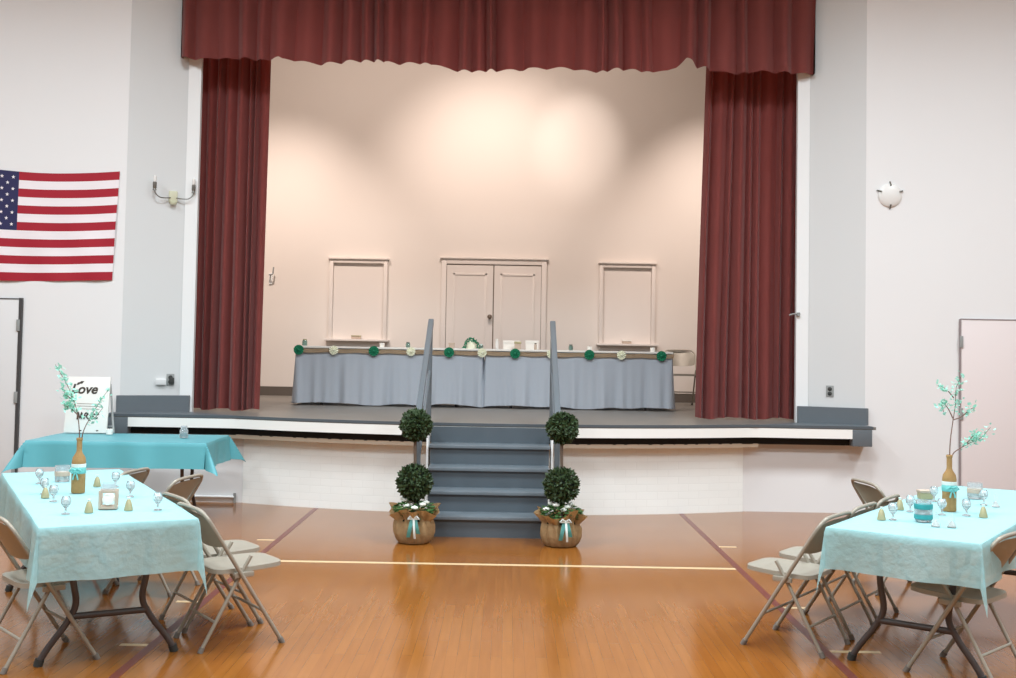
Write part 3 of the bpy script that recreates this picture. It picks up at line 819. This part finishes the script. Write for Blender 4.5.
def place(kind, x, y, label, fn, rz=0, s=1):
    if kind not in protos:
        t = fn(); protos[kind] = t; t.location = (x, y, ZC); t.rotation_euler.z = rz; t['label'] = label; t.scale = (s,)*3
    else: dup(protos[kind], (x, y, ZC), rz, label, scale=(s,)*3)
for x, y, lab in [
    (-2.938, 6.98, 'clear stemmed glass favour at the far left of the left table'),
    (-2.712, 6.52, 'clear stemmed glass favour second from the left edge on the left table'),
    (-2.535, 6.22, 'clear stemmed glass favour in the middle of the diagonal row on the left table'),
    (-2.29, 5.78, 'clear stemmed glass favour nearest the front left corner of the left table'),
    (-2.425, 6.89, 'clear stemmed glass favour at the far right behind the candle on the left table'),
    (-2.185, 6.46, 'clear stemmed glass favour right behind the gold cone on the left table'),
    (-1.87, 5.97, 'clear stemmed glass favour at the right edge of the left table'),
    (2.134, 6.08, 'clear stemmed glass favour beside the leftmost gold cone on the right table'),
    (2.35, 6.41, 'clear stemmed glass favour left of the teal banded jar on the right table'),
    (2.67, 6.88, 'clear stemmed glass favour just behind the bottle on the right table'),
    (2.49, 6.30, 'clear stemmed glass favour in front of the bottle on the right table'),
    (2.625, 6.29, 'clear stemmed glass favour right of the bottle on the right table'),
    (2.923, 6.75, 'clear stemmed glass favour beside the pyramid at the far right of the right table')]:
    place('glass', x, y, lab, glass_favor, rng.uniform(0, 3), 1.05)
for x, y, lab in [
    (-2.543, 6.90, 'gold cone favour just right of the bottle on the left table'),
    (-2.195, 5.85, 'gold cone favour left of the square candle holder on the left table'),
    (-2.02, 5.95, 'gold cone favour right of the square candle holder on the left table'),
    (-2.64, 6.36, 'gold cone favour among the glasses left of the bottle on the left table'),
    (2.071, 6.08, 'gold cone favour at the left edge of the right table'),
    (2.319, 6.49, 'gold cone favour behind the leftmost glass on the right table'),
    (2.70, 6.24, 'gold cone favour right of the bottle on the right table')]:
    place('cone', x, y, lab, gold_cone, rng.uniform(0, 3), .85)
for x, y, lab in [
    (2.292, 5.88, 'clear pyramid favour, left one of the front pair on the right table'),
    (2.369, 5.86, 'clear pyramid favour, right one of the front pair on the right table'),
    (2.965, 6.68, 'clear pyramid favour farthest right on the right table')]:
    place('pyr', x, y, lab, glass_pyramid, R(20), 1.05)
giftbox(2.66, 7.0, ZC, .08, .06, .055, M['gold'], M['candletan'], 'small tan box behind the bottle on the right table')
def candle_jar(x, y, label):
    t = thing('candle_glass', label, 'candle holder', (x, y, ZC))
    obj('glass_cup', lathe(B(), [(0, 0), (.042, 0), (.046, .01), (.046, .10), (.042, .10), (.042, .014), (0, .010)], 22), M['glass'], t)
    obj('candle', lathe(B(), [(0, .012), (.032, .012), (.032, .055), (0, .055)], 18), M['candle'], t)
    obj('band', lathe(B(), [(.0462, .035), (.048, .037), (.048, .062), (.0462, .064)], 22), M['candletan'], t)
    return t
candle_jar(-2.85, 7.12, 'round glass candle jar with tan band behind the glasses on the left table')
candle_jar(3.0, 7.06, 'round glass candle jar with tan band behind the bottle on the right table')
tj = thing('banded_jar', 'round glass jar with two teal bands on the right table', 'jar', (2.29, 6.05, ZC))
obj('jar_body', lathe(B(), [(0, 0), (.038, 0), (.046, .012), (.048, .045), (.046, .085), (.040, .105), (.043, .115), (.038, .115), (.036, .105), (.042, .085), (.044, .045), (.040, .014), (0, .008)], 22), M['glass'], tj)
for z in (.012, .068): obj('teal_band', lathe(B(), [(.0475 - (.004 if z < .05 else 0), z), (.0495, z+.004), (.0495, z+.024), (.0475, z+.028)], 22), M['tealglass'], tj)
obj('candle', lathe(B(), [(0, .012), (.03, .012), (.03, .06), (0, .06)], 16), M['candle'], tj)
sq = thing('square_candle_holder', 'square tan framed candle holder with round white candle on the left table', 'candle holder', (-2.15, 6.01, ZC), R(14))
bm = B()
for a, b, c, d in ((-.048, -.034, 0, .10), (.034, .048, 0, .10), (-.034, .034, 0, .014), (-.034, .034, .086, .10)):
    for y in (-.045, .035): box(bm, a, b, y, y+.010, c, d, .002)
box(bm, -.048, .048, -.035, .035, 0, .012)
obj('frame', bm, M['candletan'], sq)
for y in (-.040, .038): obj('glass_pane', box(B(), -.036, .036, y, y+.002, .10, .135), M['glass'], sq, smooth=False)
obj('candle', lathe(B(), [(0, -.036), (.03, -.036), (.03, .036), (.026, .038), (0, .036)], 24, (0, 0, .05), axis='y'), M['candle'], sq)

# ------------------------------------------------------------------ turquoise table: sign, jar, stand
sg = thing('love_sign', 'white canvas sign with brown script leaning at the back of the turquoise table', 'sign', (-4.10, 10.76, .755), R(3))
SW, SH = .41, .55; lean = R(-9)
def leanv(x, d, z): return Vector((x, -d + z*math.sin(-lean)*1.0, z*math.cos(lean)+.004))
bm = B(); box(bm, -SW/2, SW/2, 0, .025, 0, SH, .004)
obj('canvas_panel', bm, M['canvas'], sg, rot=(lean, 0, 0))
def text_part(s, size, x, z, shear=.25):
    cu = bpy.data.curves.new('lettering', 'FONT'); cu.body = s; cu.size = size; cu.shear = shear; cu.extrude = .0008; cu.offset = .0035
    o = bpy.data.objects.new('lettering', cu); C.objects.link(o)
    dg = bpy.context.evaluated_depsgraph_get(); me = bpy.data.meshes.new_from_object(o.evaluated_get(dg))
    bpy.data.objects.remove(o)
    bm = B(); bm.from_mesh(me); bpy.data.meshes.remove(me)
    for v in bm.verts: v.co = Vector((x+v.co.x, -.0015-v.co.z, z+v.co.y))
    return obj('lettering', bm, M['ink'], sg, smooth=False, rot=(lean, 0, 0))
text_part('Love', .13, -.17, .385)
bm = B()
for z in (.285, .262, .235): tube(bm, [(-.10, -.002, z), (.12, -.002, z-.004)], .0018, 5)
obj('thin_rule', bm, M['knob'], sg, rot=(lean, 0, 0))
bm = B()   # illegible lower brush lettering
for pts in ([(-.085, 0, .13), (-.08, 0, .20), (-.06, 0, .14), (-.045, 0, .20), (-.04, 0, .135)], [(-.02, 0, .135), (-.01, 0, .19), (.015, 0, .185), (.0, 0, .16), (.025, 0, .135)], [(.06, 0, .18), (.09, 0, .185), (.12, 0, .182)], [(.04, 0, .135), (.07, 0, .165), (.05, 0, .15), (.09, 0, .14), (.11, 0, .15)]):
    tube(bm, [(p.x, -.003, p.z) for p in smoothpath(pts, 5)], .0065, 6)
obj('brush_lettering', bm, M['ink'], sg, rot=(lean, 0, 0))
bm = B()
for (x, z, a, L) in ((-.12, .455, .7, .05), (-.095, .47, .5, .055), (-.15, .42, .9, .03), (.10, .01, .1, .03), (-.06, .012, -.1, .03)):
    d = Vector((math.cos(a), 0, math.sin(a))); e = Vector((-math.sin(a), 0, math.cos(a)))
    p = Vector((x, -.002, z+.01)); bm.faces.new([bm.verts.new(p), bm.verts.new(p+d*L*.5-e*L*.25), bm.verts.new(p+d*L), bm.verts.new(p+d*L*.5+e*L*.25)])
obj('painted_leaf', bm, M['ink'], sg, smooth=False, rot=(lean, 0, 0))
es = thing('tabletop_easel', 'grey tabletop easel behind the white script sign', 'easel', (-4.09, 10.80, .755), R(3))
for a, b in (((-.12, .11, 0), (.0, .16, .44)), ((.25, .0, 0), (.165, .14, .47)), ((.06, .22, 0), (.07, .16, .46))):
    obj('leg', tube(B(), [a, b], [.012, .009], 8), M['plate'], es)
obj('cross_bar', tube(B(), [(-.105, .12, .06), (.238, .02, .06)], .008, 8), M['plate'], es)
candle_cup(-3.84, 10.70, .75, 'white votive candle on the turquoise table beside the script sign')
gj = thing('jar_with_blue_ribbon', 'small glass jar with blue base near the right end of the turquoise table', 'jar', (-3.06, 10.5, .748))
obj('jar_body', lathe(B(), [(0, 0), (.036, 0), (.04, .01), (.04, .07), (.03, .085), (.03, .11), (.026, .11), (.026, .085), (.035, .07), (.035, .012), (0, .010)], 18), M['glass'], gj)
obj('blue_filling', lathe(B(), [(0, .012), (.034, .012), (.034, .045), (0, .045)], 18), M['tealglass'], gj)

# ------------------------------------------------------------------ flag
FW, FH = 1.76, 1.155
fx1, fz1 = -4.10, 3.435
def flag_pt(u, v, d=0):   # u 0..1 left-right, v 0..1 top-bottom
    x = fx1 - FW*(1-u); z = fz1 - FH*v
    z += -.035*math.sin(math.pi*(u-.25)/.75)*(1-v)*1.0 if u > .25 else 0
    z += -.022*(1-u)*(1-v)*0 - .016*math.sin(3.4*u+.3)*(v)
    x += -.045*v*u**3 
    y = WY - .014 - .008*math.sin(11*u+5*v) - .006*math.sin(23*u-7*v)*v - d
    return (x, y, z)
bm = B(); NU, NV = 60, 39
vs = [[bm.verts.new(flag_pt(i/NU, j/NV)) for j in range(NV+1)] for i in range(NU+1)]
for i in range(NU):
    for j in range(NV):
        f = bm.faces.new((vs[i][j], vs[i][j+1], vs[i+1][j+1], vs[i+1][j]))
        stripe = j//3
        f.material_index = 2 if (i < NU*.4 and stripe < 7) else (0 if stripe % 2 == 0 else 1)
for row in range(9):
    cols = 6 if row % 2 == 0 else 5
    for c in range(cols):
        u = .4*((c*2+1 + (row % 2))/12); v = (7/13)*(row+1)/10
        rr = .021
        pts = []
        for k in range(10):
            a = math.pi/2 + k*math.pi/5; q = rr if k % 2 == 0 else rr*.42
            pts.append(bm.verts.new(flag_pt(u+q*math.cos(a)/FW, v-q*math.sin(a)/FH, .004)))
        cc = bm.verts.new(flag_pt(u, v, .004))
        for k in range(10):
            f = bm.faces.new((cc, pts[k], pts[(k+1) % 10])); f.material_index = 1
bmesh.ops.recalc_face_normals(bm, faces=bm.faces)
tag(obj('flag', bm, [M['red'], M['white'], M['navy']]), 'red white and blue striped flag pinned to the left wall above the door', 'flag')

# ------------------------------------------------------------------ wall fixtures
ang = math.atan2(PY-WY, PLX1-PLX0)
def on_left_panel(x): return WY + (PY-WY)*(x-PLX0)/(PLX1-PLX0)
def on_right_panel(x): return WY + (PY-WY)*(PRX1-x)/(PRX1-PRX0)
ws = thing('wall_sconce', 'two armed metal wall sconce with ivory back plate on the left grey panel', 'sconce', (-3.60, on_left_panel(-3.60), 3.20), ang)
obj('back_plate', box(B(), -.045, .045, -.03, 0, -.06, .065, .012), M['ivory'], ws)
obj('drip_cup', lathe(B(), [(0, 0), (.03, .004), (.035, .02), (.03, .022), (0, .015)], 14, (0, -.035, -.085)), M['ivory'], ws)
for s in (-1, 1):
    arm = obj('arm', tube(B(), smoothpath([(s*.03, -.03, -.01), (s*.09, -.06, -.02), (s*.15, -.075, -.015), (s*.19, -.08, .02), (s*.20, -.08, .05)], 5), .006, 8), M['metal'], ws)
    obj('lamp_holder', lathe(B(), [(0, 0), (.022, .004), (.016, .02), (.02, .03), (.02, .085), (.014, .09), (0, .09)], 14, (s*.20, -.08, .05)), M['metal'], arm)
    obj('glass_stub', lathe(B(), [(.012, .0), (.017, .03), (.014, .06), (0, .07)], 12, (s*.20, -.08, .14)), M['opal'], arm)
wl = thing('wall_light', 'round off white dish wall light with small prongs on the right wall', 'wall light', (3.99, WY, 3.325))
obj('dish_shade', lathe(B(), [(.125, 0), (.125, .012), (.115, .02), (.09, .03), (.05, .038), (0, .04)], 28, axis='y'), M['opal'], wl)
for a in (90, -90, 20, 160):
    ca, sa = math.cos(R(a)), math.sin(R(a))
    obj('clip', tube(B(), [(.10*ca, -.035, .10*sa), (.135*ca, -.015, .135*sa), (.142*ca, 0, .142*sa)], .008, 8), M['metal'], wl)
def outlet(x, y, z, rz, label, sizes, plug):
    t = thing('wall_outlet', label, 'outlet', (x, y, z), rz)
    obj('cover_plate', box(B(), -.04, .04, -.007, 0, -.06, .06, .004), M['plate'], t)
    for dz in (.024, -.024):
        obj('socket', lathe(B(), [(.022, 0), (.022, .010), (.018, .012), (0, .012)], 14, (0, 0, dz), axis='y'), M['dark'] if not plug else M['dark'], t)
    return t
ol = outlet(-3.575, on_left_panel(-3.575), 1.255, ang, 'grey wall outlet with black plug low on the left grey panel', 1, True)
obj('plug', box(B(), -.012, .035, -.05, -.008, -.045, .02, .006), M['dark'], ol)
jb = thing('junction_box', 'small white junction box left of the plugged outlet on the grey panel', 'box', (-3.665, on_left_panel(-3.665), 1.235), ang)
obj('box_body', box(B(), -.05, .05, -.03, 0, -.03, .03, .006), M['jamb'], jb)
obj('box_cover', box(B(), -.055, .055, -.036, -.03, -.035, .02, .003), M['pilaster'], jb)
outlet(3.42, on_right_panel(3.42), 1.255, -math.atan2(PY-WY, PRX1-PRX0), 'grey wall outlet low on the right grey panel', 1, False)
hk = thing('wall_bracket', 'small white bracket on the stage back wall beside the left curtain', 'bracket', (-3.45, BY, 2.68))
obj('bracket_plate', box(B(), -.025, .025, -.02, 0, -.16, .0, .004), M['jamb'], hk)
obj('bracket_arm', tube(B(), [(0, -.02, -.03), (0, -.10, -.03), (.05, -.11, -.02), (.06, -.11, .08)], .012, 8), M['plate'], hk)
cd = thing('conduit_pipe', 'thin white conduit pipe along the wall base under the turquoise table end', 'pipe', (0, WY, 0))
obj('pipe_run', tube(B(), [(-3.9, -.02, .06), (-2.80, -.02, .06)], .012, 8), M['jamb'], cd)
obj('pipe_end', tube(B(), [(-2.80, -.02, .0), (-2.80, -.02, .10)], .014, 8), M['plate'], cd)

# ------------------------------------------------------------------ lights
def area(name, loc, size, power, col=(1, .96, .9), rot=(0, 0, 0), spread=180, sy=None):
    l = bpy.data.lights.new(name, 'AREA'); l.energy = power; l.color = col; l.size = size
    if sy: l.shape = 'RECTANGLE'; l.size_y = sy
    l.spread = R(spread)
    o = bpy.data.objects.new(name, l); C.objects.link(o); o.location = loc; o.rotation_euler = rot
    return o
for x in (-6.2, -2.1, 2.1, 6.2):
    for y, pw in ((-2.5, 130), (2.8, 210), (7.5, 215)):
        area('hall_lamp', (x, y, 6.75), 1.2, pw, (.84, .935, 1), spread=160)
def spot(name, loc, target, power, col, ang, blend=.8, rad=.08):
    l = bpy.data.lights.new(name, 'SPOT'); l.energy = power; l.color = col; l.spot_size = R(ang); l.spot_blend = blend; l.shadow_soft_size = rad
    o = bpy.data.objects.new(name, l); C.objects.link(o); o.location = loc
    o.rotation_euler = (Vector(target)-Vector(loc)).to_track_quat('-Z', 'Y').to_euler()
    return o
PEACH = (1, .85, .77)
spot('stage_spot', (1.0, 13.4, 6.3), (1.0, BY, 4.7), 125, (1, .9, .84), 30, .9)
spot('stage_spot', (-.4, 12.6, 6.3), (-.2, BY, 3.7), 520, PEACH, 64, 1)
spot('stage_spot', (-3.2, 12.8, 6.3), (-3.4, BY, 2.3), 800, PEACH, 62, 1)
spot('stage_spot', (2.8, 13.0, 6.3), (3.2, BY, 2.7), 720, PEACH, 60, 1)

for x in (-2.8, -1.0, .8):
    area('stage_border_lamp', (x, 13.3, 6.3), .8, 25, PEACH, (R(35), 0, 0), sy=.3)

w = bpy.data.worlds.new('world'); scene.world = w; w.use_nodes = True
w.node_tree.nodes['Background'].inputs[0].default_value = (.9, .93, 1, 1)
w.node_tree.nodes['Background'].inputs[1].default_value = .05

# ------------------------------------------------------------------ camera
cam = bpy.data.cameras.new('camera'); co = bpy.data.objects.new('camera', cam); C.objects.link(co)
cam.sensor_width = 36; cam.lens = 36*1100/1016
cam.shift_y = -(339-306)/1016
co.matrix_world = Matrix.Translation((0, 0, 1.65)) @ Matrix.Rotation(R(90+2.2), 4, 'X') @ Matrix.Rotation(R(1.0), 4, 'Z')
scene.camera = co
scene.view_settings.view_transform = 'Standard'
scene.view_settings.look = 'None'
scene.view_settings.exposure = .06
scene.view_settings.gamma = 1
scene.view_settings.use_curve_mapping = False
